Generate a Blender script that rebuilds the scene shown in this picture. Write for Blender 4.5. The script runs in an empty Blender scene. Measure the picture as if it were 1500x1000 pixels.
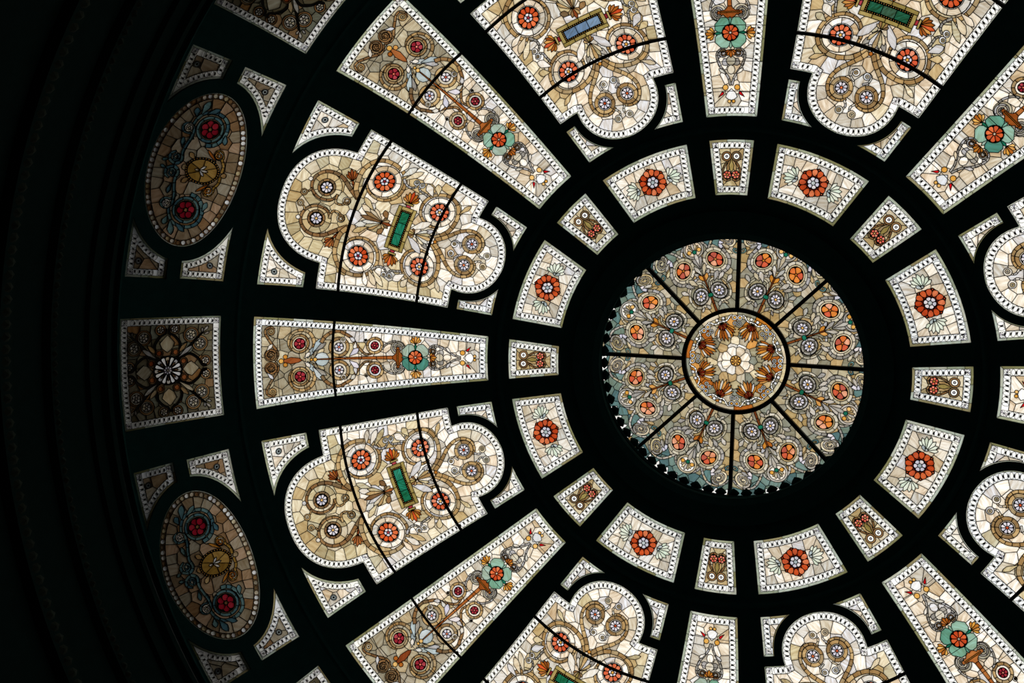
import bpy, math, random
from mathutils import Vector, Matrix
from mathutils.geometry import delaunay_2d_cdt
PI = math.pi

# ------------------------------------------------------------------ camera, sky, exposure
sc = bpy.context.scene
col = sc.collection
CAM_Z = 1.6                                   # eye height above the rotunda floor
cam_data = bpy.data.cameras.new('camera')
cam = bpy.data.objects.new('camera', cam_data)
col.objects.link(cam)
cam_data.sensor_fit = 'HORIZONTAL'
cam_data.sensor_width = 36.0
cam_data.lens = 1537.4 / 1500.0 * 36.0
cam_data.clip_end = 200
R_ = Vector((0.937075, -0.006856, 0.349060))
U_ = Vector((-0.055713, -0.989932, 0.130121))
B_ = Vector((0.344653, -0.141380, -0.928023))
cam.matrix_world = Matrix(((R_.x, U_.x, B_.x, 1.8188), (R_.y, U_.y, B_.y, -2.0000), (R_.z, U_.z, B_.z, CAM_Z), (0, 0, 0, 1)))
sc.camera = cam

world = bpy.data.worlds.new('overcast_sky')
sc.world = world
world.use_nodes = True
bg = world.node_tree.nodes['Background']
bg.inputs['Color'].default_value = (1.0, 0.985, 0.955, 1)
bg.inputs['Strength'].default_value = 1.42

sc.view_settings.view_transform = 'Standard'
sc.view_settings.look = 'None'
sc.view_settings.exposure = 0.0
sc.view_settings.gamma = 1.0
sc.view_settings.use_curve_mapping = False
sc.cycles.max_bounces = 4
sc.cycles.diffuse_bounces = 3
sc.cycles.transmission_bounces = 3

# ------------------------------------------------------------------ the dome's surface (metres)
K = 12.0
A2, A4, A6 = 0.502737, -0.212283, 8.261094
def prof(r):
    q = r / K
    return K * (1 - A2 * q ** 2 - A4 * q ** 4 - A6 * q ** 6) + CAM_Z
NT = 3400
RT = [i * 6.8 / NT for i in range(NT + 1)]
ST = [0.0]
for i in range(NT):
    ST.append(ST[-1] + math.hypot(RT[i + 1] - RT[i], prof(RT[i + 1]) - prof(RT[i])))
def r_of_s(s):
    lo, hi = 0, NT
    while hi - lo > 1:
        m = (lo + hi) // 2
        if ST[m] <= s: lo = m
        else: hi = m
    t = (s - ST[lo]) / (ST[hi] - ST[lo])
    return RT[lo] + t * (RT[hi] - RT[lo])
def dome_pt(x, s, h=0.0, phi=None):
    """x: sideways distance on the surface, s: length along the meridian, h: towards the room"""
    r = r_of_s(s)
    p = x / r if phi is None else phi
    d = 1e-3
    dz = (prof(r + d) - prof(r - d)) / (2 * d)
    n = math.hypot(1, dz)
    rr = r + h * dz / n
    zz = prof(r) - h / n
    return Vector((rr * math.cos(p), -rr * math.sin(p), zz))
LANT_Z = 14.24
def lantern_pt(x, s, h=0.0, phi=None):
    p = x / max(s, 1e-6)
    return Vector((s * math.cos(p), -s * math.sin(p), LANT_Z - 0.03 * (s / 1.7) ** 2 - h))
def hub_pt(x, s, h=0.0, phi=None):
    return Vector((x, -s, LANT_Z + 0.006 - 0.03 * ((x * x + s * s) / 2.89) - h))

# ------------------------------------------------------------------ materials
def lin(c):
    return tuple(((v / 255 / 12.92) if v / 255 <= 0.04045 else ((v / 255 + 0.055) / 1.055) ** 2.4) for v in c)
def glass(name, cols, streak=0.35, scale=7.0):
    m = bpy.data.materials.new(name)
    m.use_nodes = True
    nt = m.node_tree
    nt.nodes.clear()
    N = nt.nodes.new
    L = nt.links.new
    oi = N('ShaderNodeObjectInfo'); ge = N('ShaderNodeNewGeometry'); tc = N('ShaderNodeTexCoord')
    ad = N('ShaderNodeMath'); ad.operation = 'ADD'
    L(oi.outputs['Random'], ad.inputs[0]); L(ge.outputs['Random Per Island'], ad.inputs[1])
    fr = N('ShaderNodeMath'); fr.operation = 'FRACT'; L(ad.outputs[0], fr.inputs[0])
    rp = N('ShaderNodeValToRGB'); rp.color_ramp.interpolation = 'CONSTANT'
    el = rp.color_ramp.elements
    while len(el) > 1: el.remove(el[-1])
    for i, c in enumerate(cols):
        e = el[0] if i == 0 else el.new(i / len(cols))
        e.position = i / len(cols)
        e.color = lin(c) + (1,)
    L(fr.outputs[0], rp.inputs[0])
    # streaks that run in one direction through each pane
    vr = N('ShaderNodeVectorRotate'); vr.rotation_type = 'AXIS_ANGLE'
    vr.inputs['Axis'].default_value = (0.35, 0.05, 0.93)
    mu = N('ShaderNodeMath'); mu.operation = 'MULTIPLY'; mu.inputs[1].default_value = 37.0
    L(fr.outputs[0], mu.inputs[0]); L(mu.outputs[0], vr.inputs['Angle']); L(tc.outputs['Object'], vr.inputs['Vector'])
    mp = N('ShaderNodeMapping'); mp.inputs['Scale'].default_value = (1.0, 5.5, 1.6)
    L(vr.outputs[0], mp.inputs['Vector']); L(mu.outputs[0], mp.inputs['Location'])
    no = N('ShaderNodeTexNoise'); no.inputs['Scale'].default_value = scale; no.inputs['Detail'].default_value = 3.0
    L(mp.outputs[0], no.inputs['Vector'])
    mr = N('ShaderNodeMapRange')
    mr.inputs['From Min'].default_value = 0.28; mr.inputs['From Max'].default_value = 0.72
    mr.inputs['To Min'].default_value = 1.0 - streak; mr.inputs['To Max'].default_value = 1.0 + 0.35 * streak
    L(no.outputs[0], mr.inputs['Value'])
    # the thicker streaks are also a little warmer
    wm = N('ShaderNodeMix'); wm.data_type = 'RGBA'; wm.blend_type = 'MULTIPLY'
    wm.inputs[0].default_value = 1.0
    L(rp.outputs[0], wm.inputs[6])
    cb = N('ShaderNodeCombineColor')
    p1 = N('ShaderNodeMath'); p1.operation = 'POWER'; p1.inputs[1].default_value = 0.75
    p2 = N('ShaderNodeMath'); p2.operation = 'POWER'; p2.inputs[1].default_value = 1.35
    L(mr.outputs[0], p1.inputs[0]); L(mr.outputs[0], p2.inputs[0])
    L(p1.outputs[0], cb.inputs[0]); L(mr.outputs[0], cb.inputs[1]); L(p2.outputs[0], cb.inputs[2])
    L(cb.outputs[0], wm.inputs[7])
    tr = N('ShaderNodeBsdfTranslucent'); L(wm.outputs[2], tr.inputs['Color'])
    out = N('ShaderNodeOutputMaterial'); L(tr.outputs[0], out.inputs['Surface'])
    return m
def solid(name, c, rough=0.7, metal=0.0, noise=0.0, spec=0.3):
    m = bpy.data.materials.new(name)
    m.use_nodes = True
    nt = m.node_tree
    b = nt.nodes['Principled BSDF']
    b.inputs['Base Color'].default_value = c + (1,)
    b.inputs['Roughness'].default_value = rough
    b.inputs['Metallic'].default_value = metal
    b.inputs['Specular IOR Level'].default_value = spec
    if noise:
        no = nt.nodes.new('ShaderNodeTexNoise'); no.inputs['Scale'].default_value = 9.0
        rp = nt.nodes.new('ShaderNodeValToRGB')
        rp.color_ramp.elements[0].color = tuple(v * (1 - noise) for v in c) + (1,)
        rp.color_ramp.elements[1].color = tuple(v * (1 + noise) for v in c) + (1,)
        tc = nt.nodes.new('ShaderNodeTexCoord')
        nt.links.new(tc.outputs['Object'], no.inputs['Vector'])
        nt.links.new(no.outputs[0], rp.inputs[0]); nt.links.new(rp.outputs[0], b.inputs['Base Color'])
    return m
M = {
 'bg': glass('cream_opal_glass', [(240,236,226),(208,196,176),(228,220,206),(196,176,146),(214,212,208),(236,230,218),(202,194,176),(218,206,188),(198,196,190),(226,212,192),(242,240,236),(210,210,214),(236,232,224),(240,236,228),(188,182,170)], 0.45),
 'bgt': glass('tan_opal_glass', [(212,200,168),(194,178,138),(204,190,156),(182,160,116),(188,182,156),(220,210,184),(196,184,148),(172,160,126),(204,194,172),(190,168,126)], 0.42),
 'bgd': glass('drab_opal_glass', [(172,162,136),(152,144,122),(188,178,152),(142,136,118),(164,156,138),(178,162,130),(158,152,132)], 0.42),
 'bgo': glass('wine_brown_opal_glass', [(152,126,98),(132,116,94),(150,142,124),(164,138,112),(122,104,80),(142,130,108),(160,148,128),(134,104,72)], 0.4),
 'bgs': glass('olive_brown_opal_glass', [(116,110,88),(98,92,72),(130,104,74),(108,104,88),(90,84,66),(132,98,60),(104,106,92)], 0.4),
 'bgl': glass('khaki_opal_glass', [(150,144,118),(132,130,112),(168,158,130),(140,138,124),(164,142,98),(182,174,156),(130,134,122),(178,154,112)], 0.4),
 'gap': glass('grey_opal_glass', [(178,172,150),(196,190,172),(160,156,140),(204,198,184)], 0.3),
 'white': glass('white_opal_glass', [(252,252,250),(246,247,246),(250,250,244),(238,242,246)], 0.10),
 'oval': glass('milk_white_glass', [(255,255,255),(250,252,252),(252,252,248)], 0.06),
 'strip': glass('grey_green_edge_glass', [(190,202,184),(160,172,150),(206,212,198),(178,186,158),(142,142,102),(196,208,196),(158,150,112)], 0.25),
 'stript': glass('pale_green_edge_glass', [(214,222,208),(196,204,180),(226,230,220)], 0.2),
 'orange': glass('orange_glass', [(196,80,38),(208,104,60),(182,68,32),(212,118,78),(200,90,48),(190,84,50)], 0.35),
 'coral': glass('coral_glass', [(210,118,84),(200,92,58),(214,136,108),(194,80,50),(208,104,68)], 0.35),
 'lorange': glass('mixed_orange_glass', [(212,130,58),(194,88,60),(216,156,126),(204,108,52),(170,82,66),(210,142,108)], 0.3),
 'red': glass('ruby_glass', [(138,36,48),(154,48,60),(124,30,42),(162,62,72)], 0.3),
 'rred': glass('bright_red_glass', [(206,24,30),(190,18,26)], 0.2),
 'pink': glass('pink_glass', [(222,120,96),(210,96,80),(226,140,120)], 0.25),
 'lav': glass('lavender_white_glass', [(208,204,214),(194,192,208),(216,210,214),(190,190,204)], 0.15),
 'rust': glass('rust_brown_glass', [(142,76,38),(126,62,30),(154,92,50)], 0.35),
 'stem': glass('amber_brown_glass', [(152,86,38),(136,72,28),(166,102,52)], 0.35),
 'dstem': glass('dark_brown_glass', [(122,66,30),(106,54,24)], 0.3),
 'amber': glass('amber_glass', [(192,130,52),(174,110,40),(202,148,80),(164,94,34)], 0.35),
 'gold': glass('gold_glass', [(218,168,86),(208,152,66),(224,182,112)], 0.2),
 'scroll': glass('tan_scroll_glass', [(172,142,96),(150,120,78),(160,140,106),(186,158,112),(138,112,76)], 0.35),
 'brown': glass('brown_scroll_glass', [(132,98,62),(116,86,56),(146,114,76),(112,92,66)], 0.35),
 'grey': glass('grey_scroll_glass', [(150,147,140),(136,133,128),(164,161,156),(170,170,174)], 0.3),
 'silver': glass('silver_white_glass', [(226,228,232),(206,210,216),(240,240,240)], 0.2),
 'leafw': glass('pale_leaf_glass', [(218,214,206),(204,204,198),(226,222,216),(196,196,200),(210,196,170)], 0.3),
 'lleaf': glass('smoky_leaf_glass', [(176,172,164),(160,158,152),(190,186,180),(150,148,146),(184,174,150)], 0.35),
 'green': glass('sea_green_glass', [(110,156,136),(134,170,154),(88,140,122),(148,168,156),(68,124,112)], 0.35),
 'dgreen': glass('deep_green_glass', [(20,96,72),(28,110,88)], 0.3),
 'pgreen': glass('pale_green_glass', [(222,230,216),(210,224,208),(230,234,222)], 0.2),
 'teal': glass('teal_glass', [(92,124,124),(78,108,112),(112,138,134),(108,128,118)], 0.35),
 'oteal': glass('blue_teal_glass', [(92,136,140),(76,118,130),(110,148,146)], 0.35),
 'blue': glass('pale_blue_glass', [(170,184,188),(184,194,198),(158,172,178)], 0.25),
 'tablet': glass('green_tablet_glass', [(28,112,88),(24,98,70),(40,124,104)], 0.6, 11),
 'tablet_blue': glass('blue_tablet_glass', [(98,124,156),(110,136,164),(90,116,148)], 0.4, 11),
 'tablet_dark': glass('mottled_green_tablet_glass', [(30,84,62),(52,84,66),(24,104,78)], 0.7, 11),
 'frameg': glass('olive_gold_glass', [(150,134,78),(138,122,68),(164,146,90)], 0.3),
 'emberg': glass('ember_red_glass', [(120,34,20),(104,28,18)], 0.3),
 'dmedal': glass('dark_mustard_glass', [(146,114,52),(132,102,44),(158,126,66)], 0.35),
 'wine': glass('wine_red_glass', [(150,26,44),(134,20,38),(164,40,56)], 0.3),
 'dteal': glass('slate_teal_glass', [(82,118,126),(66,100,112),(96,128,130)], 0.35),
 'deepred': glass('deep_red_glass', [(166,26,42),(150,20,36),(182,40,54)], 0.3),
 'medal': glass('mustard_glass', [(182,146,66),(170,132,54),(196,160,84)], 0.3),
}
M['lead'] = solid('lead_came', (0.012, 0.012, 0.011), 0.6, 0.0)
M['iron'] = solid('blackened_iron', (0.010, 0.011, 0.011), 0.6, 0.0)
M['frame'] = solid('dark_painted_dome_iron', (0.008, 0.048, 0.052), 0.8, 0.0, 0.25, 0.04)
M['plaster'] = solid('dark_green_plaster', (0.008, 0.026, 0.026), 0.8, 0.0, 0.25, 0.04)
M['bronze'] = solid('dark_bronze_ornament', (0.030, 0.045, 0.038), 0.7, 0.0, 0.3, 0.1)
M['stone'] = solid('rotunda_floor_stone', (0.08, 0.075, 0.07), 0.5, 0.0, 0.2)
M['sky_blocker'] = solid('sky_blocker_grey', (0.04, 0.038, 0.036), 0.9, 0.0, 0.2)  # dull grey of the added wall that keeps sky off the lower panels

# ------------------------------------------------------------------ 2D helpers
def area(p):
    return 0.5 * sum(p[i][0] * p[(i + 1) % len(p)][1] - p[(i + 1) % len(p)][0] * p[i][1] for i in range(len(p)))
def ccw(p):
    return list(p) if area(p) > 0 else list(reversed(p))
def dens(p, step, closed=True):
    out = []
    n = len(p)
    for i in range(n if closed else n - 1):
        a, b = p[i], p[(i + 1) % n]
        k = max(1, int(math.ceil(math.hypot(b[0] - a[0], b[1] - a[1]) / step)))
        for j in range(k):
            t = j / k
            out.append((a[0] + (b[0] - a[0]) * t, a[1] + (b[1] - a[1]) * t))
    if not closed: out.append(p[-1])
    return out
def inset(p, d, keep=False):
    out = []
    if not keep:                      # straight runs are offset as one edge
        q = []
        for i in range(len(p)):
            a, b, c = p[i - 1], p[i], p[(i + 1) % len(p)]
            t = (b[0] - a[0]) * (c[1] - b[1]) - (b[1] - a[1]) * (c[0] - b[0])
            if abs(t) > 0.02 * math.hypot(b[0] - a[0], b[1] - a[1]) * math.hypot(c[0] - b[0], c[1] - b[1]): q.append(b)
        p = q
    n = len(p)
    for i in range(n):
        a, b, c = p[i - 1], p[i], p[(i + 1) % n]
        l1 = math.hypot(b[0] - a[0], b[1] - a[1]) or 1e-9
        l2 = math.hypot(c[0] - b[0], c[1] - b[1]) or 1e-9
        n1 = (-(b[1] - a[1]) / l1, (b[0] - a[0]) / l1)
        n2 = (-(c[1] - b[1]) / l2, (c[0] - b[0]) / l2)
        k = d / max(0.25, 1 + n1[0] * n2[0] + n1[1] * n2[1])
        out.append((b[0] + (n1[0] + n2[0]) * k, b[1] + (n1[1] + n2[1]) * k))
    return out if keep else dens(out, 0.12)
def inside(p, q):
    r = False
    for i in range(len(p)):
        a, b = p[i], p[i - 1]
        if (a[1] > q[1]) != (b[1] > q[1]) and q[0] < (b[0] - a[0]) * (q[1] - a[1]) / (b[1] - a[1]) + a[0]: r = not r
    return r
def segdist(p, q):
    m = 9e9
    for i in range(len(p)):
        a, b = p[i - 1], p[i]
        vx, vy = b[0] - a[0], b[1] - a[1]
        t = max(0, min(1, ((q[0] - a[0]) * vx + (q[1] - a[1]) * vy) / (vx * vx + vy * vy + 1e-12)))
        m = min(m, math.hypot(a[0] + t * vx - q[0], a[1] + t * vy - q[1]))
    return m
def smooth(pts, n=6):
    out = []
    P = [pts[0]] + list(pts) + [pts[-1]]
    for i in range(1, len(P) - 2):
        p0, p1, p2, p3 = P[i - 1], P[i], P[i + 1], P[i + 2]
        for j in range(n):
            t = j / n
            out.append(tuple(0.5 * (2 * p1[k] + (p2[k] - p0[k]) * t + (2 * p0[k] - 5 * p1[k] + 4 * p2[k] - p3[k]) * t * t + (3 * p1[k] - p0[k] - 3 * p2[k] + p3[k]) * t ** 3) for k in (0, 1)))
    out.append(tuple(pts[-1]))
    return out
def spiral(c, r0, r1, a0, turns, n=22):
    m = max(8, int(n * abs(turns)))
    return [(c[0] + (r0 + (r1 - r0) * i / m) * math.cos(a0 + 2 * PI * turns * i / m), c[1] + (r0 + (r1 - r0) * i / m) * math.sin(a0 + 2 * PI * turns * i / m)) for i in range(m + 1)]
def ellipse(c, a, b, n=48, ex=2.0, t0=0.0, t1=2 * PI, closed=True):
    out = []
    for i in range(n if closed else n + 1):
        t = t0 + (t1 - t0) * i / n
        ct, st = math.cos(t), math.sin(t)
        out.append((c[0] + a * math.copysign(abs(ct) ** (2 / ex), ct), c[1] + b * math.copysign(abs(st) ** (2 / ex), st)))
    return out

# ------------------------------------------------------------------ a leaded-glass design
class Design:
    def __init__(self, outline, e, b, seed, bgmat='bg', cell=0.15, holes=(), ring=True, border='ovals', stripmat='strip', bgfn=None, come=0.0076, hb=True):
        self.F = []           # (poly, mat, name, zone)
        self.msym = False
        self.rng = random.Random(seed)
        self.outline = ccw(outline)
        self.e, self.b = e, b
        self.holes = holes    # functions d -> polygon grown by d (cut out of the panel)
        self.bgmat, self.bgfn = bgmat, bgfn
        self.come = come
        self.hb = hb
        o = self.outline
        self.inner = inset(o, e + b) if e + b > 0 else o
        self.put(o, stripmat if e > 0 else bgmat, 'edge_pane', 'bd')
        if e > 0:
            i1 = inset(o, e, True)
            if not holes:
                k = 0
                n = len(o)
                while k < n:
                    j = min(n, k + self.rng.choice((2, 2, 3)))
                    self.put([o[q % n] for q in range(k, j + 1)] + [i1[q % n] for q in range(j, k - 1, -1)], stripmat, 'edge_pane', 'bd')
                    k = j
            else:
                for k in range(0, len(o), 2):
                    n = len(o)
                    self.put([o[k], o[(k + 1) % n], o[(k + 2) % n], i1[(k + 2) % n], i1[(k + 1) % n], i1[k]], stripmat, 'edge_pane', 'bd')
            self.put(i1, 'white' if border == 'ovals' else 'brown', 'border_fill', 'bd')
        if b > 0:
            hs = [h(e if hb else e * .5) for h in holes]
            for h in hs: self.put(h, stripmat, 'edge_pane', 'bd')
            self.make_border(border)
        self.cells(cell, ring)
    def put(self, poly, mat, name='pane', zone='in'):
        if abs(area(poly)) < 1e-7: return
        self.F.append((ccw(poly), mat, name, zone))
    def add(self, poly, mat, name='pane'):
        self.put(poly, mat, name)
        if self.msym: self.put([(-x, y) for x, y in poly], mat, name)
    def make_border(self, kind):
        e, b = self.e, self.b
        mids = [inset(self.outline, e + b / 2)] + [h(e + b / 2) for h in self.holes if self.hb]
        placed = []
        pitch = 0.055 if kind == 'ovals' else 0.058
        lim = inset(self.outline, e + b * 0.32)
        hl = [h(e + b * (0.32 if self.hb else 0.2)) for h in self.holes]
        corners = []
        for mi, m in enumerate(mids):
            n = len(m)
            for i in range(n):
                a, c, d = m[i - 1], m[i], m[(i + 1) % n]
                t = math.atan2((c[0] - a[0]) * (d[1] - c[1]) - (c[1] - a[1]) * (d[0] - c[0]), (c[0] - a[0]) * (d[0] - c[0]) + (c[1] - a[1]) * (d[1] - c[1]))
                if abs(t) > 0.6: corners.append((c, (c[0] - a[0], c[1] - a[1]), t))
        if kind == 'ovals':
            for c, v, t in corners:
                if hl and any(inside(h, c) for h in hl): continue
                if not inside(lim, c): continue
                a0 = math.atan2(v[1], v[0]) + t / 2
                k = b * 0.60
                P = [(c[0] + k * math.cos(a0 + PI / 2 * q), c[1] + k * math.sin(a0 + PI / 2 * q)) for q in range(4)]
                for q in range(4):
                    x0, y0 = P[q]; x1, y1 = P[(q + 1) % 4]
                    self.put([c, (x0, y0), ((x0 + x1) / 2, (y0 + y1) / 2)], 'oval', 'corner_petal', 'bd')
                    self.put([c, ((x0 + x1) / 2, (y0 + y1) / 2), (x1, y1)], 'lav' if q % 2 else 'oval', 'corner_petal', 'bd')
                placed.append((c, b * 0.62))
        for m in mids:
            p = dens(m, 0.006)
            nn = len(p)
            acc = 0.0
            for i in range(nn):
                a, c = p[i], p[(i + 1) % nn]
                acc += math.hypot(c[0] - a[0], c[1] - a[1])
                if acc < pitch: continue
                acc -= pitch
                if not inside(lim, c) or any(inside(h, c) for h in hl): continue
                if any(math.hypot(c[0] - q[0], c[1] - q[1]) < w for q, w in placed): continue
                placed.append((c, pitch * 0.8))
                z = p[(i + 6) % nn]; y = p[i - 6]
                t = math.atan2(z[1] - y[1], z[0] - y[0])
                if kind == 'ovals':
                    t += 0.16
                    u, v = (math.cos(t), math.sin(t)), (-math.sin(t), math.cos(t))
                    poly = []
                    for q in range(10):
                        an = 2 * PI * q / 10
                        ca, sa = math.cos(an) * pitch * 0.34, math.sin(an) * b * 0.47
                        poly.append((c[0] + u[0] * ca + v[0] * sa, c[1] + u[1] * ca + v[1] * sa))
                    self.put(poly, 'oval', 'border_oval', 'bd')
                    g = (c[0] + u[0] * pitch / 2, c[1] + u[1] * pitch / 2)
                    if segdist(self.outline, g) > e + b * .3 and not any(inside(h, g) for h in hl):
                        self.put([(g[0] + v[0] * b * .30, g[1] + v[1] * b * .30), (g[0] - u[0] * .0075, g[1] - u[1] * .0075), (g[0] - v[0] * b * .30, g[1] - v[1] * b * .30), (g[0] + u[0] * .0075, g[1] + u[1] * .0075)], 'lead', 'lead', 'bd')
                else:
                    self.put(ellipse(c, 0.0255, 0.0265, 10), self.rng.choice(('bg', 'bgt', 'white', 'bg', 'white', 'oval', 'bgo', 'brown')), 'border_bead', 'bd')
    def cells(self, cell, ring):
        rng, inn = self.rng, self.inner
        seeds = []
        hp = [h(self.e + self.b) for h in self.holes]
        def ok(q, d):
            return all((q[0] - t[0]) ** 2 + (q[1] - t[1]) ** 2 > d * d for t in seeds)
        if ring:
            rim = dens(inset(inn, cell * 0.36), 0.01)
            acc = 0
            for i in range(len(rim)):
                acc += math.hypot(rim[i][0] - rim[i - 1][0], rim[i][1] - rim[i - 1][1])
                if acc > cell * 0.8:
                    acc = rng.uniform(-0.2, 0.2) * cell
                    q = (rim[i][0] + rng.uniform(-.1, .1) * cell, rim[i][1] + rng.uniform(-.1, .1) * cell)
                    if inside(inn, q) and ok(q, cell * 0.5): seeds.append(q)
        xs = [p[0] for p in inn]; ys = [p[1] for p in inn]
        x0, x1, y0, y1 = min(xs), max(xs), min(ys), max(ys)
        for _ in range(int(60 * (x1 - x0) * (y1 - y0) / cell ** 2) + 40):
            q = (rng.uniform(x0, x1), rng.uniform(y0, y1))
            if inside(inn, q) and ok(q, cell * 0.78): seeds.append(q)
        for i, s in enumerate(seeds):
            poly = [(s[0] - .5, s[1] - .5), (s[0] + .5, s[1] - .5), (s[0] + .5, s[1] + .5), (s[0] - .5, s[1] + .5)]
            nb = sorted(((t[0] - s[0]) ** 2 + (t[1] - s[1]) ** 2, t) for j, t in enumerate(seeds) if j != i)[:22]
            for d2, t in nb:
                mx, my = (s[0] + t[0]) / 2, (s[1] + t[1]) / 2
                nx, ny = t[0] - s[0], t[1] - s[1]
                out = []
                for k in range(len(poly)):
                    a, c = poly[k - 1], poly[k]
                    da = (a[0] - mx) * nx + (a[1] - my) * ny
                    dc = (c[0] - mx) * nx + (c[1] - my) * ny
                    if (da > 0) != (dc > 0):
                        tt = da / (da - dc)
                        out.append((a[0] + (c[0] - a[0]) * tt, a[1] + (c[1] - a[1]) * tt))
                    if dc <= 0: out.append(c)
                poly = out
                if len(poly) < 3: break
            if len(poly) > 2:
                self.put(dens(poly, 0.3), self.bgfn(s, rng) if self.bgfn else self.bgmat, 'pane', 'in')
    # ---- motifs
    def disc(self, c, r, mat, name='disc', n=14, ry=None):
        self.add(ellipse(c, r, ry or r, n), mat, name)
    def ring(self, c, r0, r1, nseg, mat, name='ring_piece', a0=0.0, a1=2 * PI, sub=3):
        for i in range(nseg):
            t0, t1 = a0 + (a1 - a0) * i / nseg, a0 + (a1 - a0) * (i + 1) / nseg
            o = [(c[0] + r1 * math.cos(t0 + (t1 - t0) * j / sub), c[1] + r1 * math.sin(t0 + (t1 - t0) * j / sub)) for j in range(sub + 1)]
            q = [(c[0] + r0 * math.cos(t1 - (t1 - t0) * j / sub), c[1] + r0 * math.sin(t1 - (t1 - t0) * j / sub)) for j in range(sub + 1)]
            self.add(o + q, mat, name)
    def rosette(self, c, r, n, pm, rc, cm, rot=0.0, fill='lead', alt=None):
        self.disc(c, r * 1.02, fill, 'rosette_ground', 20)
        for i in range(n):
            t = rot + 2 * PI * i / n
            a = PI / n * 0.985
            pts = [(rc * 0.95, -a * .8), (r * .6, -a), (r * .82, -a * .95), (r * .95, -a * .6), (r, 0), (r * .95, a * .6), (r * .82, a * .95), (r * .6, a), (rc * 0.95, a * .8)]
            self.add([(c[0] + q * math.cos(t + w), c[1] + q * math.sin(t + w)) for q, w in pts], (alt if alt and i % 2 else pm), 'petal')
        self.disc(c, rc, cm, 'rosette_center', 10)
    def ribbon(self, pts, w0, w1, mat, nseg, name='scroll_piece', smoothed=True, n=6):
        p = smooth(pts, n) if smoothed else pts
        L = [0.0]
        for i in range(1, len(p)): L.append(L[-1] + math.hypot(p[i][0] - p[i - 1][0], p[i][1] - p[i - 1][1]))
        lf, rt = [], []
        for i in range(len(p)):
            a, b = p[max(0, i - 1)], p[min(len(p) - 1, i + 1)]
            l = math.hypot(b[0] - a[0], b[1] - a[1]) or 1e-9
            w = (w0 + (w1 - w0) * L[i] / L[-1]) / 2
            nx, ny = -(b[1] - a[1]) / l * w, (b[0] - a[0]) / l * w
            lf.append((p[i][0] + nx, p[i][1] + ny)); rt.append((p[i][0] - nx, p[i][1] - ny))
        k = 0
        for q in range(nseg):
            j = max(k + 1, round((len(p) - 1) * (q + 1) / nseg))
            if j >= len(p): break
            self.add(rt[k:j + 1] + lf[k:j + 1][::-1], mat, name)
            k = j
    def leaf(self, b, t, w, mat, name='leaf', fat=0.6):
        vx, vy = t[0] - b[0], t[1] - b[1]
        l = math.hypot(vx, vy); ux, uy = vx / l, vy / l
        prof_ = [(0, .12), (.25, .5), (fat, 1.0), (.85, .62), (1.0, 0.0), (.85, -.62), (fat, -1.0), (.25, -.5), (0, -.12)]
        self.add([(b[0] + ux * l * q - uy * v * w / 2, b[1] + uy * l * q + ux * v * w / 2) for q, v in prof_], mat, name)
    def palm(self, base, ang, L, n, spread, mats, name='palmette_leaf', side=0.72):
        order = sorted(range(n), key=lambda i: -abs(i - (n - 1) / 2))
        for i in order:
            f = (i - (n - 1) / 2) / max(1, (n - 1) / 2)
            a = ang + f * spread
            l = L * (1 - (1 - side) * abs(f))
            self.leaf(base, (base[0] + l * math.cos(a), base[1] + l * math.sin(a)), 2.0 * L * spread / n * 0.92, mats[i % len(mats)], name, 0.7)
    def curl(self, c, r, mat, w=0.02, a0=0.0, turns=1.3, seg=5):
        if r < 0.046:
            self.disc(c, r, mat, 'curl_ground', 14); self.disc((c[0] + r * .12, c[1]), r * .56, 'bgt', 'curl_ground', 10); self.disc((c[0] + r * .1, c[1]), r * .2, mat, 'bead', 6)
            return
        self.disc(c, r * 0.98, 'gap', 'curl_ground', 12)
        self.ribbon(spiral(c, r - w / 2, r * 0.3, a0, turns), w, w * .7, mat, seg, smoothed=False)
    def sym(self, on=True): self.msym = on

    # ---- leaded mesh pieces
    def solve(self):
        verts, faces = [], []
        def put(poly):
            i = len(verts)
            verts.extend(Vector(p) for p in poly)
            faces.append(list(range(i, i + len(poly))))
        put(self.outline); put(ccw(self.inner))
        nh = len(self.holes)
        for h in self.holes: put(ccw(h(0.0)))
        for h in self.holes: put(ccw(h(self.e * (1 if self.hb else .5) + (self.b if self.hb else 0))))
        base = 2 + 2 * nh
        for f in self.F: put(f[0])
        V, E_, T, ov, oe, of = delaunay_2d_cdt(verts, [], faces, 0, 1e-4, True)
        own = []
        for ids in of:
            ids = set(ids)
            if 0 not in ids or any((2 + i) in ids for i in range(nh)):
                own.append(-1); continue
            inn = 1 in ids and not any((2 + nh + i) in ids for i in range(nh))
            best = -1
            for i in ids:
                if i >= base and (self.F[i - base][3] == 'in') == inn and i > best: best = i
            own.append(best - base if best >= 0 else 0)
        tris = []
        for t in T:
            tris.append(tuple(t))
        e2 = {}
        for ti, t in enumerate(tris):
            for k in range(3):
                a, b = t[k], t[(k + 1) % 3]
                e2.setdefault((min(a, b), max(a, b)), []).append(ti)
        par = list(range(len(tris)))
        def find(x):
            while par[x] != x:
                par[x] = par[par[x]]; x = par[x]
            return x
        def islead(o): return o >= 0 and self.F[o][1] == 'lead'
        for ed, ts in e2.items():
            if len(ts) == 2 and own[ts[0]] >= 0 and own[ts[1]] >= 0:
                if own[ts[0]] == own[ts[1]] or (islead(own[ts[0]]) and islead(own[ts[1]])):
                    par[find(ts[0])] = find(ts[1])
        def ta(t):
            a, b, c = V[t[0]], V[t[1]], V[t[2]]
            return abs((b[0] - a[0]) * (c[1] - a[1]) - (c[0] - a[0]) * (b[1] - a[1])) / 2
        TA = [ta(t) for t in tris]
        ar = {}
        for i in range(len(tris)):
            if own[i] >= 0: ar[find(i)] = ar.get(find(i), 0) + TA[i]
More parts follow.
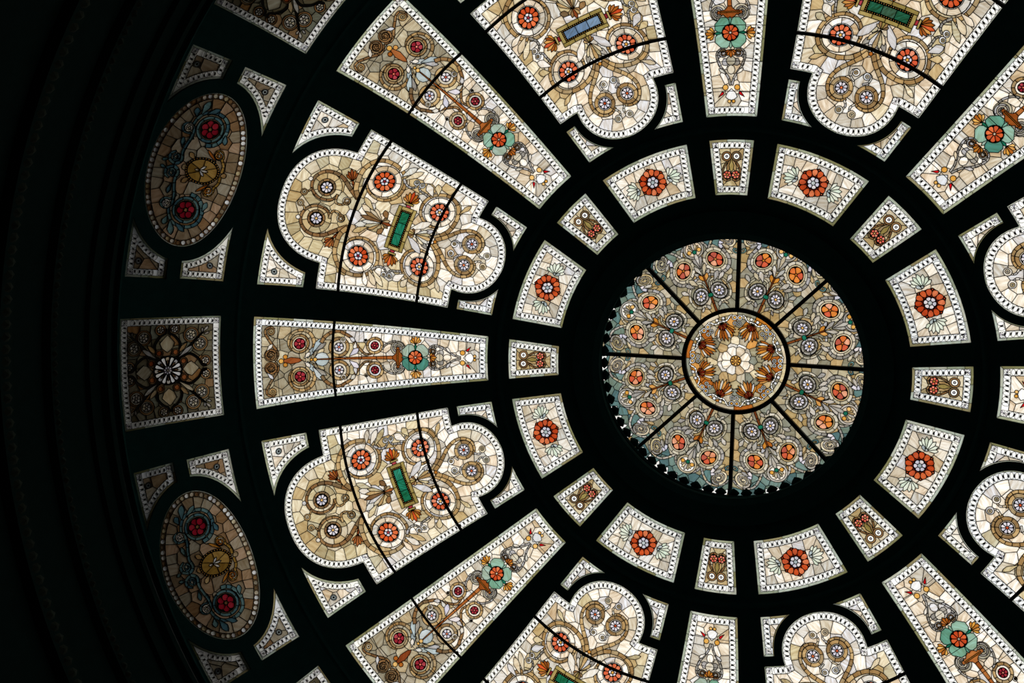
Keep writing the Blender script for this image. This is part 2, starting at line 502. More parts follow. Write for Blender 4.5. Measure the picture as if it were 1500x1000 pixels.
        # slivers join the neighbour they share the longest edge with
        for rnd in range(3):
            shared = {}
            for (a, b), ts in e2.items():
                if len(ts) == 2 and own[ts[0]] >= 0 and own[ts[1]] >= 0:
                    p, q = find(ts[0]), find(ts[1])
                    if p != q:
                        l = math.hypot(V[a][0] - V[b][0], V[a][1] - V[b][1])
                        for u, v in ((p, q), (q, p)):
                            d = shared.setdefault(u, {}); d[v] = d.get(v, 0) + l
            rootown = {}
            for i in range(len(tris)):
                if own[i] >= 0:
                    rt = find(i)
                    if i == rt: rootown[rt] = own[i]
            done = 0
            for u in sorted(shared, key=lambda k: ar.get(k, 0)):
                if find(u) != u or ar[u] > 2.2e-4: continue
                if self.F[own[u]][2] not in ('pane', 'ring_piece', 'scroll_piece', 'curl_ground', 'rosette_ground', 'border_fill', 'edge_pane'): continue
                if self.F[own[u]][1] == 'lead': continue
                c = sorted(((l, v) for v, l in shared[u].items() if find(v) != u), reverse=True)
                if not c: continue
                v = find(c[0][1])
                par[u] = v; ar[v] += ar[u]; done += 1
            if not done: break
        comps = {}
        for i in range(len(tris)):
            if own[i] >= 0: comps.setdefault(find(i), []).append(i)
        pieces = []
        for rt, ts in comps.items():
            f = self.F[own[rt]]
            pieces.append(dict(tris=[tris[i] for i in ts], mat=f[1], name=f[2], area=sum(TA[i] for i in ts), zone=f[3]))
        came = []
        for (a, b), ts in e2.items():
            r = [find(t) if own[t] >= 0 else -1 for t in ts]
            if len(r) == 1: r.append(-1)
            if r[0] == r[1]: continue
            fine = all(x >= 0 and self.F[own[x]][3] == 'bd' for x in r)
            l0 = [x >= 0 and self.F[own[x]][1] == 'lead' for x in r]
            if all(l0): continue
            came.append((a, b, fine, -1 in r))
        return V, pieces, came

def mesh_from(name, vs, fs, mats, mi=None):
    me = bpy.data.meshes.new(name)
    me.from_pydata([tuple(v) for v in vs], [], fs)
    for m in mats: me.materials.append(m)
    if mi: me.polygons.foreach_set('material_index', mi)
    me.update()
    return me
def link(name, me, parent=None):
    o = bpy.data.objects.new(name, me)
    col.objects.link(o)
    if parent is not None: o.parent = parent
    return o
def tag(o, label=None, cat=None, group=None, kind=None):
    if label: o['label'] = label
    if cat: o['category'] = cat
    if group: o['group'] = group
    if kind: o['kind'] = kind
    return o

NICE = {'pane': 'pane', 'edge_pane': 'edge_pane', 'border_fill': 'border_piece'}
def pane_geo(V, tl, mp, anchor, h, depth):
    """front face, a skirt round its edge"""
    idx, vs, fs = {}, [], []
    cnt = {}
    for t in tl:
        f = []
        for v in t:
            if v not in idx:
                idx[v] = len(vs); vs.append(mp(V[v][0], V[v][1], h) - anchor)
            f.append(idx[v])
        fs.append(f)
        for k in range(3):
            e = (t[k], t[(k + 1) % 3])
            if (e[1], e[0]) in cnt: del cnt[(e[1], e[0])]
            else: cnt[e] = 1
    low = {}
    for a, b in cnt:
        for v in (a, b):
            if v not in low:
                low[v] = len(vs); vs.append(mp(V[v][0], V[v][1], h - depth) - anchor)
        fs.append([idx[b], idx[a], low[a], low[b]])
    return vs, fs
def build(D, mp, anchor, min_area=0.0032, cap=290, wide=None, seed=1):
    """-> list of (name, mesh, kind, tablet?) shared by every copy of the panel"""
    V, pieces, came = D.solve()
    rng = random.Random(seed)
    big = sorted([p for p in pieces if p['area'] >= min_area and p['mat'] != 'lead'], key=lambda p: -p['area'])[:cap]
    ids = set(id(p) for p in big)
    out = []
    for p in big:
        vs, fs = pane_geo(V, p['tris'], mp, anchor, rng.uniform(-.003, .003), 0.009)
        nm = p['name']
        nm = {'border_fill': 'border_piece', 'border_oval': 'border_piece', 'border_bead': 'border_bead', 'rosette_ground': 'pane', 'curl_ground': 'pane'}.get(nm, nm)
        out.append((nm, mesh_from(nm, vs, fs, [M[p['mat']]]), None, p['mat'] == 'tablet'))
    AV, AF, AM, mats = [], [], [], []
    for p in pieces:
        if id(p) in ids or p['mat'] == 'lead': continue
        if p['mat'] not in mats: mats.append(p['mat'])
        vs, fs = pane_geo(V, p['tris'], mp, anchor, rng.uniform(-.002, .002), 0.006)
        o = len(AV)
        AV.extend(vs); AF.extend([[i + o for i in f] for f in fs]); AM.extend([mats.index(p['mat'])] * len(fs))
    if AV: out.append(('small_glass_pieces', mesh_from('small_glass_pieces', AV, AF, [M[m] for m in mats], AM), 'stuff', False))
    LV, LF = [], []
    for p in pieces:
        if p['mat'] == 'lead':
            vs, fs = pane_geo(V, p['tris'], mp, anchor, 0.003, 0.006)
            o = len(LV); LV.extend(vs); LF.extend([[i + o for i in f] for f in fs])
    for a, b, fine, rim in came:
        ax, ay, bx, by = V[a][0], V[a][1], V[b][0], V[b][1]
        l = math.hypot(bx - ax, by - ay)
        if l < 1e-6: continue
        w = (0.0036 if fine else D.come) / 2
        ux, uy = (bx - ax) / l, (by - ay) / l
        ex = w * 0.5
        ax -= ux * ex; ay -= uy * ex; bx += ux * ex; by += uy * ex
        o = len(LV)
        for (x, y) in ((ax, ay), (bx, by)):
            LV.append(mp(x - uy * w, y + ux * w, 0.0035) - anchor)
            LV.append(mp(x, y, 0.0035 + w) - anchor)
            LV.append(mp(x + uy * w, y - ux * w, 0.0035) - anchor)
        LF.append([o, o + 1, o + 4, o + 3]); LF.append([o + 1, o + 2, o + 5, o + 4])
    out.append(('leadwork', mesh_from('leadwork', LV, LF, [M['lead']]), None, False))
    return out
def bar_mesh(mp, anchor, pts, w, h0, h1, name='saddle_bar'):
    vs, fs = [], []
    n = len(pts)
    for i, (x, y) in enumerate(pts):
        a, b = pts[max(0, i - 1)], pts[min(n - 1, i + 1)]
        l = math.hypot(b[0] - a[0], b[1] - a[1])
        nx, ny = -(b[1] - a[1]) / l * w / 2, (b[0] - a[0]) / l * w / 2
        for sx, h in ((1, h0), (1, h1), (-1, h1), (-1, h0)):
            vs.append(mp(x + nx * sx, y + ny * sx, h) - anchor)
    for i in range(n - 1):
        for k in range(4):
            fs.append([4 * i + k, 4 * i + (k + 1) % 4, 4 * i + 4 + (k + 1) % 4, 4 * i + 4 + k])
    fs.append([3, 2, 1, 0]); fs.append([4 * n - 4, 4 * n - 3, 4 * n - 2, 4 * n - 1])
    return mesh_from(name, vs, fs, [M['iron']])
def place(name, parts, anchor, k, label, cat, group, swap=None):
    phi = k * PI / 4
    root = bpy.data.objects.new(name, None)
    root.empty_display_size = 0.1
    col.objects.link(root)
    root.location = Matrix.Rotation(-phi, 3, 'Z') @ anchor
    root.rotation_euler = (0, 0, -phi)
    tag(root, label, cat, group)
    for nm, me, kind, tab in parts:
        o = link(nm, me, root)
        if kind: o['kind'] = kind
        if tab and swap:
            o.material_slots[0].link = 'OBJECT'
            o.material_slots[0].material = M[swap]
    return root
# ------------------------------------------------------------------ panel outlines (x, s)
def mirror_close(right):
    """right half, bottom centre to top centre, -> closed outline"""
    return right + [(-x, y) for x, y in reversed(right) if abs(x) > 1e-6]
def lobe_in(r, n=14, a_end=None):
    return [(r * math.sin(t), 3.345 - r * math.cos(t)) for t in [i / n * a_end for i in range(n + 1)]]
TRE = [(0.0, 2.873)] + [(0.47 * math.sin(t), 3.345 - 0.47 * math.cos(t)) for t in [i * 1.655 / 13 for i in range(1, 14)]] \
    + dens([(0.475, 3.387), (0.698, 3.387), (1.003, 4.976), (0.692, 4.984)], 0.12, False) \
    + [q for q in ellipse((0, 4.985), 0.692, 0.642, 15, 2.3, 0.10, PI / 2, False)]
TRE = mirror_close(TRE)
def trapezoid(x0, s0, x1, s1, step=0.12):
    return dens([(x0, s0), (x1, s1), (-x1, s1), (-x0, s0)], step)
LONG = trapezoid(0.273, 2.851, 0.551, 5.663)
FLO = trapezoid(0.384, 1.990, 0.523, 2.598)
OWL = trapezoid(0.177, 1.990, 0.245, 2.601, 0.1)
SQR = trapezoid(0.581, 6.040, 0.624, 7.185)
OVA = ellipse((0, 6.632), 0.876, 0.522, 64)
def quad(pts): return ccw(dens(pts, 0.11))
SPI = quad([(0.674, 3.284), (0.579, 2.845), (0.20, 2.845), (0.545, 3.286)])
SPI = quad([(0.674, 3.284), (0.579, 2.845), (0.15, 2.845), (0.30, 3.284)])
cut_spi = lambda d: ellipse((0, 3.345), 0.553 + d, 0.553 + d, 64)
SPO = quad([(1.125, 5.664), (1.027, 5.120), (0.45, 5.120), (0.38, 5.664)])
cut_spo = lambda d: ellipse((0, 4.98), 0.850 + d, 0.754 + d, 64, 2.35)
SVI = quad([(1.226, 6.556), (1.172, 6.048), (0.50, 6.048), (0.60, 6.556)])
SVO = quad([(1.252, 6.708), (0.60, 6.708), (0.60, 7.168), (1.292, 7.168)])
cut_ova = lambda d: ellipse((0, 6.632), 1.030 + d, 0.675 + d, 64)
def mir(p): return ccw([(-x, y) for x, y in p])
def mirf(f): return lambda d: mir(f(d))

# ------------------------------------------------------------------ the dome: iron frame with an opening for every panel
BLOCKER_Z = 11.98  # top of the added sky-blocking wall, set for the falloff at the dome's foot
KS = [2, 3, 4, 5, 6]           # square panels built
KO = [2.5, 3.5, 4.5, 5.5]     # oval panels built
def build_frame():
    W = 4.5
    def to_uv(p): return (p[0] / r_of_s(p[1]) * W, p[1])
    h8 = PI / 8 * W
    S0, S1 = 1.50, 7.26
    verts, faces = [], []
    def put(poly):
        i = len(verts)
        verts.extend(Vector(p) for p in poly)
        faces.append(list(range(i, i + len(poly))))
    put(ccw(dens([(-h8, S0), (h8, S0), (h8, S1), (-h8, S1)], 0.16)))
    kinds = []
    def hole(poly, cut=None, shift=0.0):
        put(ccw([(u + shift, s) for u, s in map(to_uv, poly)])); kinds.append(['hole', None])
        if cut:
            put(ccw([(u + shift, s) for u, s in map(to_uv, cut)])); kinds[-1][1] = len(faces) - 1; kinds.append(['cut', None])
    for p in (TRE, FLO, OVA): hole(p)
    for p, c in ((SPI, cut_spi), (SPO, cut_spo), (SVI, cut_ova), (SVO, cut_ova)):
        hole(p, c(0.0)); hole(mir(p), mir(c(0.0)))
    for p in (LONG, OWL, SQR):
        hole(p, None, h8); hole(p, None, -h8)
    for i in range(1, 24):
        for j in range(1, 36):
            verts.append(Vector((-h8 + 2 * h8 * i / 24, S0 + (S1 - S0) * j / 36)))
    V, E_, T, ov, oe, of = delaunay_2d_cdt(verts, [], faces, 0, 1e-4, True)
    vs, fs = [], []
    H0, H1 = 0.020, -0.035
    for sct in range(8):
        ph = (sct + 0.5) * PI / 4
        shut = set()
        if sct + .5 not in KO: shut |= {2} | set(range(11, 19))
        if sct + 1 not in KS: shut.add(len(kinds) - 2)
        if sct not in KS: shut.add(len(kinds) - 1)
        keep = []
        for t, ids in zip(T, of):
            ids = set(ids)
            if 0 not in ids: continue
            hol = False
            for n, (kd, c) in enumerate(kinds):
                if kd == 'hole' and n not in shut and (n + 1) in ids and not (c is not None and c in ids): hol = True
            if not hol: keep.append(tuple(t))
        used = sorted({v for t in keep for v in t})
        ix = {v: i for i, v in enumerate(used)}
        n = len(used)
        edges = {}
        for t in keep:
            for k in range(3):
                e = (t[k], t[(k + 1) % 3])
                if (e[1], e[0]) in edges: del edges[(e[1], e[0])]
                else: edges[e] = 1
        o = len(vs)
        for h in (H0, H1):
            for v in used: vs.append(dome_pt(0, V[v][1], h, V[v][0] / W + ph))
        for t in keep:
            a, b, c = (ix[v] + o for v in t)
            fs.append([a, b, c]); fs.append([c + n, b + n, a + n])
        for a, b in edges:
            if abs(abs(V[a][0]) - h8) < 1e-3 and abs(abs(V[b][0]) - h8) < 1e-3 and V[a][0] * V[b][0] > 0: continue
            fs.append([ix[b] + o, ix[a] + o, ix[a] + o + n, ix[b] + o + n])
    return mesh_from('ceiling', vs, fs, [M['frame']])
ceiling = tag(link('ceiling', build_frame()), 'black iron dome frame holding the stained-glass panels', None, None, 'structure')

def revolve(name, prof_, mat, n=128, parent=None, closed=True):
    vs, fs = [], []
    m = len(prof_)
    for i in range(n):
        a = 2 * PI * i / n
        for r, z in prof_: vs.append((r * math.cos(a), r * math.sin(a), z))
    for i in range(n):
        for j in range(m if closed else m - 1):
            a, b = i * m + j, i * m + (j + 1) % m
            c, d = ((i + 1) % n) * m + (j + 1) % m, ((i + 1) % n) * m + j
            fs.append([a, b, c, d])
    me = mesh_from(name, vs, fs, [mat])
    return link(name, me, parent)
# raised mouldings that run round the dome between the rings of panels
def ring_mould(s, w, h, parent):
    P = []
    for ds, hh in ((-w, .018), (-w * .6, h * .7), (0, h), (w * .6, h * .7), (w, .018)):
        p = dome_pt(0, s + ds, hh); P.append((p.x, p.z))
    revolve('ring_moulding', P, M['frame'], 128, parent)
for s, w, h in ((1.75, .05, .05), (2.72, .035, .04), (5.86, .05, .03), (7.225, .03, .05)): ring_mould(s, w, h, ceiling)

# the oculus: opening ring, dark throat, ledge with a row of knobs
def z_(q): return K * q + CAM_Z
throat = revolve('oculus_ring', [(1.50, z_(.9905)), (1.487, z_(.994)), (1.50, z_(.998)), (1.60, z_(1.003)), (1.62, z_(1.020)), (1.575, z_(1.022)), (1.572, z_(1.026)), (1.70, z_(1.029)), (1.74, z_(1.046)), (1.74, z_(1.066)), (1.80, z_(1.066)), (1.80, z_(.985)), (1.56, z_(.986))], M['frame'], 160)
tag(throat, 'black moulded ring around the round skylight opening, edged with knobs', 'ring')
def knob_mesh():
    vs, fs = [], []
    seg, rings = 8, 5
    for j in range(rings + 1):
        t = PI * j / rings
        for i in range(seg):
            a = 2 * PI * i / seg
            rr = 0.066 * math.sin(t) * (1 + .12 * math.cos(4 * a))
            vs.append((rr * math.cos(a) * .8, rr * math.sin(a), 0.045 * math.cos(t)))
    for j in range(rings):
        for i in range(seg):
            fs.append([j * seg + i, j * seg + (i + 1) % seg, (j + 1) * seg + (i + 1) % seg, (j + 1) * seg + i])
    return mesh_from('knob', vs, fs, [M['frame']])
km = knob_mesh()
for i in range(64):
    a = 2 * PI * (i + .5) / 64
    o = link('knob', km, throat)
    o.location = (1.553 * math.cos(a), 1.553 * math.sin(a), z_(1.0285)); o.rotation_euler = (0, 0, a)

# the rotunda below the dome
wall = revolve('wall_rotunda', [(6.085, 10.50), (6.03, 10.46), (6.03, 10.40), (6.10, 10.36), (6.12, 10.24), (6.17, 10.22), (6.19, 9.86), (6.13, 9.82), (6.13, 9.72), (6.21, 9.68), (6.24, 9.30), (6.16, 9.26), (6.15, 9.10), (6.25, 9.06), (6.27, 8.40), (6.05, 8.25), (6.05, 8.12), (6.40, 7.9), (6.40, 0.0), (6.75, 0.0), (6.75, 10.50)], M['plaster'], 160)
tag(wall, kind='structure')
def studs(zc, r, pitch, hz, name):
    n = int(2 * PI * r / pitch)
    vs, fs = [], []
    for i in range(n):
        a = 2 * PI * i / n
        o = len(vs)
        w = pitch * .38 / r
        for da, dz, dr in ((0, 0, -.035), (0, hz, 0), (w, hz * .4, 0), (w, -hz * .4, 0), (0, -hz, 0), (-w, -hz * .4, 0), (-w, hz * .4, 0)):
            vs.append(((r + dr) * math.cos(a + da), (r + dr) * math.sin(a + da), zc + dz))
        for q in range(6): fs.append([o, o + 1 + q, o + 1 + (q + 1) % 6])
    o = link(name, mesh_from(name, vs, fs, [M['bronze']]), wall)
    o['kind'] = 'stuff'
studs(9.18, 6.153, .12, .065, 'egg_moulding')
studs(9.77, 6.128, .10, .04, 'bead_moulding')
fl = link('floor', mesh_from('floor', [(6.75 * math.cos(2 * PI * i / 96), 6.75 * math.sin(2 * PI * i / 96), z) for z in (0, -.2) for i in range(96)],
    [list(range(96)), list(range(191, 95, -1))] + [[i, i + 96, (i + 1) % 96 + 96, (i + 1) % 96] for i in range(96)], [M['stone']]))
tag(fl, kind='structure')
# added unseen wall and roof outside the dome, shaped to dim the lower panels
sky_blocker = revolve('wall_sky_blocker', [(6.19, 10.52), (6.19, BLOCKER_Z), (16.0, BLOCKER_Z - .3), (16.0, BLOCKER_Z - .6), (6.74, BLOCKER_Z - .6), (6.74, 10.505), (6.10, 10.505), (6.10, 10.52)], M['sky_blocker'], 96)
tag(sky_blocker, kind='structure')

# ------------------------------------------------------------------ panels
ORD = ['', 'first', 'second', 'third', 'fourth']
def which(k):
    d = (k - 2.5) % 8
    if abs(d - 4) < .01: return 'directly opposite'
    if d < 4: return ORD[math.ceil(d - .01)] + ' counterclockwise from'
    return ORD[math.ceil(8 - d - .01)] + ' clockwise from'

def d_trefoil():
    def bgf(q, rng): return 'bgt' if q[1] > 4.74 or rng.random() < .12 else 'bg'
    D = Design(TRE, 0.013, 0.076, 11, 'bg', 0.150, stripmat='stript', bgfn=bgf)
    D.sym(True)
    # scrolls in the wide lobe
    c = (0.192, 5.145)
    D.disc(c, .175, 'bgt', 'pane', 20)
    D.ring(c, .10, .176, 7, 'bgt', 'ring_piece', .3, .3 + 2 * PI)
    D.ribbon([(0.176, 4.765), (0.267, 4.893), (0.35, 5.00), (0.382, 5.10), (0.372, 5.21), (0.31, 5.29), (0.225, 5.323), (0.125, 5.297), (0.060, 5.215), (0.046, 5.13), (0.075, 5.04), (0.15, 4.995)], .050, .026, 'brown', 13)
    D.ring(c, .074, .104, 8, 'brown')
    D.rosette(c, .066, 8, 'lav', .017, 'gold', .2)
    D.ribbon([(0.13, 5.30), (.09, 5.33), (.075, 5.38)], .02, .02, 'scroll', 2)
    D.curl((0.066, 5.372), .040, 'scroll', .017, 2.0, 1.3)
    D.ribbon([(0.15, 5.0), (.06, 4.99), (.045, 4.93), (.07, 4.88)], .03, .02, 'scroll', 4)
    D.curl((0.108, 4.873), .050, 'scroll', .020, 2.2, 1.4)
    D.disc((.235, 5.352), .026, 'leafw', 'leaf', 9)
    # palmettes between scrolls
    D.ribbon([(0.20, 4.775), (.29, 4.85), (.36, 4.90)], .03, .022, 'rust', 3)
    D.ribbon([(0.215, 4.765), (.31, 4.825), (.385, 4.875)], .018, .012, 'pgreen', 3)
    D.palm((.355, 4.893), .49, .155, 5, .62, ['rust', 'stem', 'rust'])
    # big flowers by the first bar
    c = (0.471, 4.558)
    D.ribbon([(0.19, 4.765), (.28, 4.825), (.40, 4.842), (.51, 4.838), (.60, 4.80), (.675, 4.735), (.708, 4.64), (.70, 4.53), (.655, 4.42), (.57, 4.35), (.47, 4.325), (.36, 4.35), (.285, 4.42), (.25, 4.51), (.262, 4.61), (.315, 4.695), (.40, 4.73)], .058, .030, 'scroll', 19)
    D.disc(c, .192, 'bg', 'pane', 22)
    D.ring(c, .122, .190, 8, 'bg', 'ring_piece', .2, .2 + 2 * PI)
    D.leaf((.60, 4.40), (.755, 4.29), .085, 'leafw'); D.leaf((.57, 4.36), (.735, 4.20), .075, 'bgt'); D.leaf((.63, 4.45), (.79, 4.40), .07, 'bg')
    D.disc(c, .130, 'white', 'ring_piece', 22)
    D.rosette(c, .118, 10, 'orange', .046, 'lav', .1)
    D.rosette(c, .050, 5, 'lav', .017, 'red', .4)
    # silver curls at the side
    D.ribbon([(.575, 4.37), (.515, 4.30), (.512, 4.235), (.55, 4.195)], .030, .020, 'grey', 5)
    D.ribbon([(.55, 4.170), (.512, 4.14), (.495, 4.07), (.47, 4.00)], .020, .028, 'grey', 5)
    D.curl((.585, 4.216), .034, 'silver', .014, 3.5, 1.2, 4)
    D.curl((.577, 4.148), .034, 'silver', .014, 2.6, 1.2, 4)
    # lower flowers
    c = (0.350, 3.828)
    D.ribbon([(.04, 3.77), (.10, 3.70), (.17, 3.645), (.26, 3.615), (.37, 3.612), (.48, 3.655), (.55, 3.74), (.567, 3.84), (.53, 3.95), (.45, 4.02), (.35, 4.045), (.25, 4.02), (.185, 3.95), (.155, 3.86), (.17, 3.77)], .052, .030, 'scroll', 16)
    D.disc(c, .180, 'bg', 'pane', 22)
    D.ring(c, .112, .178, 8, 'bg', 'ring_piece', .5, .5 + 2 * PI)
    D.leaf((.50, 3.98), (.62, 4.10), .09, 'leafw'); D.leaf((.54, 3.93), (.66, 3.99), .08, 'bgt')
    D.leaf((.42, 3.61), (.56, 3.53), .06, 'bgt')
    D.disc(c, .120, 'white', 'ring_piece', 22)
    D.rosette(c, .108, 10, 'coral', .044, 'lav', .1)
    D.rosette(c, .047, 5, 'lav', .018, 'gold', .4)
    # narrow lobe
    D.ribbon([(.025, 3.745), (.075, 3.67), (.14, 3.60), (.205, 3.535), (.255, 3.465), (.282, 3.39), (.276, 3.31), (.235, 3.235), (.17, 3.198), (.10, 3.20), (.045, 3.235)], .052, .026, 'scroll', 12)
    c = (.136, 3.328)
    D.disc(c, .118, 'bg', 'pane', 18)
    D.ring(c, .076, .118, 6, 'scroll', 'ring_piece')
    D.rosette(c, .062, 8, 'lav', .016, 'orange', .2)
    D.ribbon([(.045, 3.43), (.095, 3.47), (.10, 3.53), (.06, 3.555)], .018, .016, 'leafw', 3)
    D.curl((.057, 3.520), .038, 'silver', .014, 0.4, 1.3, 4)
    D.ribbon([(.06, 3.22), (.025, 3.17), (.04, 3.12)], .02, .018, 'leafw', 3)
    D.curl((.067, 3.108), .042, 'leafw', .016, 2.9, 1.3, 4)
    # sheaves above and below the tablet
    D.leaf((.02, 4.43), (.13, 4.70), .10, 'leafw'); D.leaf((.10, 4.54), (.22, 4.70), .07, 'bgt')
    D.leaf((.03, 4.08), (.20, 3.86), .09, 'leafw'); D.leaf((.02, 3.95), (.12, 3.80), .06, 'grey')
    D.leaf((.05, 4.36), (.15, 4.42), .07, 'brown')
    D.sym(False)
    D.palm((0, 4.40), PI / 2, .27, 7, .78, ['scroll', 'bgt', 'leafw', 'brown'])
    D.palm((0, 4.41), -PI / 2, .12, 5, .95, ['brown', 'scroll', 'rust'])
    D.palm((0, 4.00), PI / 2, .10, 5, 1.0, ['scroll', 'brown', 'frameg'])
    D.palm((0, 3.99), -PI / 2, .22, 5, .60, ['leafw', 'bgt', 'scroll'])
    D.disc((0, 3.742), .022, 'amber', 'bead', 9)
    # the tablet
    x1, s0, s1 = .268, 4.072, 4.292
    D.add([(-x1, s0), (x1, s0), (x1, s1), (-x1, s1)], 'frameg', 'tablet_frame')
    for a, b, c_, d in ((-x1, s0, x1, s0 + .042), (-x1, s1 - .042, x1, s1)):
        for q in range(4):
            xa, xb = a + (c_ - a) * q / 4, a + (c_ - a) * (q + 1) / 4
            D.add([(xa, b), (xb, b), (xb, d), (xa, d)], 'frameg', 'tablet_frame')
    D.add([(-.226, s0 + .043), (.226, s0 + .043), (.226, s1 - .043), (-.226, s1 - .043)], 'lead', 'lead')
    n = 19
    for i in range(n):
        x = -.216 + .432 * i / (n - 1)
        for s in (s0 + .052, s1 - .052): D.add(ellipse((x, s), .0088, .0075, 6), 'gold', 'bead')
    for i in range(1, 6):
        for x in (-.216, .216): D.add(ellipse((x, s0 + .052 + (s1 - s0 - .104) * i / 6), .0085, .0075, 6), 'gold', 'bead')
    for i in range(3):
        xa, xb = -.205 + .41 * i / 3, -.205 + .41 * (i + 1) / 3
        D.add([(xa, s0 + .063), (xb, s0 + .063), (xb, s1 - .063), (xa, s1 - .063)], 'tablet', 'tablet_pane')
    D.sym(True)
    D.add([(.27, 4.155), (.305, 4.165), (.305, 4.205), (.27, 4.215)], 'red', 'pane')
    D.add([(.300, 4.135), (.325, 4.135), (.325, 4.23), (.300, 4.23)], 'frameg', 'tablet_frame')
    D.palm((.325, 4.184), 0.05, .155, 7, 1.05, ['amber', 'stem', 'amber', 'orange'])
    D.sym(False)
    return D
def d_long():
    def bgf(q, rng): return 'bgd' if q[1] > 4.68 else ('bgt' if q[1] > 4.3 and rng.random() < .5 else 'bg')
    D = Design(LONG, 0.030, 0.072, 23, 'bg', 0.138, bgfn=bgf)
    D.sym(True)
    D.ribbon([(.385, 5.415), (.41, 5.46), (.385, 5.515), (.33, 5.515), (.27, 5.48), (.20, 5.435), (.13, 5.385), (.065, 5.372), (.01, 5.41)], .024, .036, 'brown', 8)
    D.curl((.357, 5.450), .044, 'scroll', .018, 1.0, 1.3)
    D.disc((.078, 5.455), .076, 'brown', 'pane', 16)
    D.ribbon(spiral((.078, 5.455), .064, .014, -1.2, 1.8), .026, .014, 'brown', 8, smoothed=False)
    D.leaf((.13, 5.50), (.21, 5.43), .045, 'leafw')
    # red flowers
    c = (.198, 5.113)
    D.ribbon([(.06, 4.97), (.12, 4.955), (.20, 4.94), (.29, 4.97), (.345, 5.03), (.362, 5.11), (.335, 5.19), (.27, 5.235), (.19, 5.24), (.12, 5.20)], .045, .028, 'scroll', 10)
    D.disc(c, .118, 'bgt', 'pane', 18)
    D.ring(c, .086, .116, 6, 'scroll')
    D.disc(c, .086, 'bgt', 'pane', 18)
    D.rosette(c, .066, 5, 'red', .015, 'pink', .3, 'lead')
    D.leaf((.02, 5.02), (.15, 4.94), .06, 'blue'); D.leaf((.09, 4.96), (.255, 4.855), .07, 'blue')
    D.leaf((.10, 4.93), (.20, 4.80), .055, 'grey'); D.leaf((.03, 4.93), (.13, 4.82), .06, 'bgt')
    D.leaf((.02, 5.06), (.09, 4.985), .05, 'leafw')
    # white flowers at the bar
    c = (.140, 4.646)
    D.ribbon([(.20, 4.86), (.27, 4.815), (.32, 4.74), (.335, 4.655), (.305, 4.59), (.25, 4.50), (.17, 4.445), (.10, 4.39), (.045, 4.325), (.06, 4.24), (.10, 4.15)], .045, .022, 'brown', 12)
    D.disc(c, .125, 'gap', 'pane', 18)
    D.ring(c, .086, .124, 6, 'scroll')
    D.rosette(c, .054, 6, 'lav', .014, 'pink', .2)
    D.curl((.225, 4.60), .034, 'leafw', .014, .5, 1.2, 4)
    D.leaf((.26, 4.52), (.20, 4.46), .05, 'leafw'); D.leaf((.20, 4.45), (.10, 4.46), .05, 'leafw')
    D.leaf((.03, 4.52), (.12, 4.41), .07, 'lav')
    c = (.150, 4.221)
    D.ring(c, .072, .104, 8, 'scroll')
    D.disc(c, .072, 'bg', 'pane', 16)
    D.rosette(c, .048, 6, 'red', .012, 'pink', .3)
    D.curl((.21, 4.33), .022, 'leafw', .01, 0, 1.1, 3)
    # spirals beside the torch head
    D.disc((.118, 3.942), .086, 'gap', 'pane', 16)
    D.ribbon(spiral((.118, 3.942), .074, .02, -2.4, 1.6), .024, .014, 'grey', 8, smoothed=False)
    D.ribbon([(.10, 4.13), (.15, 4.10), (.19, 4.03), (.20, 3.97)], .02, .022, 'grey', 4)
    D.sym(False)
    D.disc((0, 4.85), .085, 'blue', 'pane', 10)
    # torch stem
    D.ribbon([(0, 4.93), (0, 4.72), (0, 4.5), (0, 4.26), (0, 4.1), (0, 3.99)], .010, .044, 'stem', 6, 'stem_piece')
    D.add([(-.022, 4.005), (-.03, 3.985), (-.055, 3.965), (-.128, 3.958), (-.128, 3.928), (-.07, 3.92), (-.045, 3.895), (-.02, 3.885), (.02, 3.885), (.045, 3.895), (.07, 3.92), (.128, 3.928), (.128, 3.958), (.055, 3.965), (.03, 3.985), (.022, 4.005)], 'stem', 'torch_head')
    D.add([(-.10, 3.938), (.10, 3.938), (.10, 3.950), (-.10, 3.950)], 'amber', 'torch_band')
    # crossed flower
    c = (0, 3.731)
    D.disc(c, .125, 'green', 'pane', 20)
    for q in range(4):
        t = PI / 4 + q * PI / 2
        pts = [(.085, -.66), (.13, -.70), (.165, -.55), (.186, -.25), (.186, .25), (.165, .55), (.13, .70), (.085, .66)]
        D.add([(c[0] + r * math.cos(t + a), c[1] + r * math.sin(t + a)) for r, a in pts], 'green', 'green_petal')
        t = q * PI / 2
        D.leaf((c[0] + .085 * math.cos(t), c[1] + .085 * math.sin(t)), (c[0] + .165 * math.cos(t), c[1] + .165 * math.sin(t)), .030, 'dgreen' if q % 2 == 0 else 'green')
    D.disc(c, .088, 'lead', 'lead', 20)
    D.rosette(c, .084, 8, 'orange', .014, 'bg', .2)
    D.sym(True)
    D.palm((.165, 3.731), 0, .105, 5, .95, ['amber', 'gold', 'amber'], side=.8)
    # lyre
    D.ribbon([(.118, 3.475), (.147, 3.505), (.135, 3.44), (.118, 3.39), (.07, 3.325), (.03, 3.26), (.008, 3.18)], .020, .022, 'grey', 7)
    D.ribbon([(.06, 3.565), (.11, 3.56), (.145, 3.52), (.142, 3.46), (.112, 3.39)], .018, .024, 'grey', 5)
    D.disc((.080, 3.520), .044, 'grey', 'pane', 12)
    D.ribbon(spiral((.080, 3.520), .036, .01, 0.5, 1.5), .018, .010, 'brown', 6, smoothed=False)
    D.leaf((.01, 3.46), (.09, 3.40), .085, 'grey', 'pane', .5)
    D.leaf((.055, 3.30), (.13, 3.36), .035, 'leafw')
    D.sym(False)
    D.disc((0, 3.44), .05, 'gap', 'pane', 10)
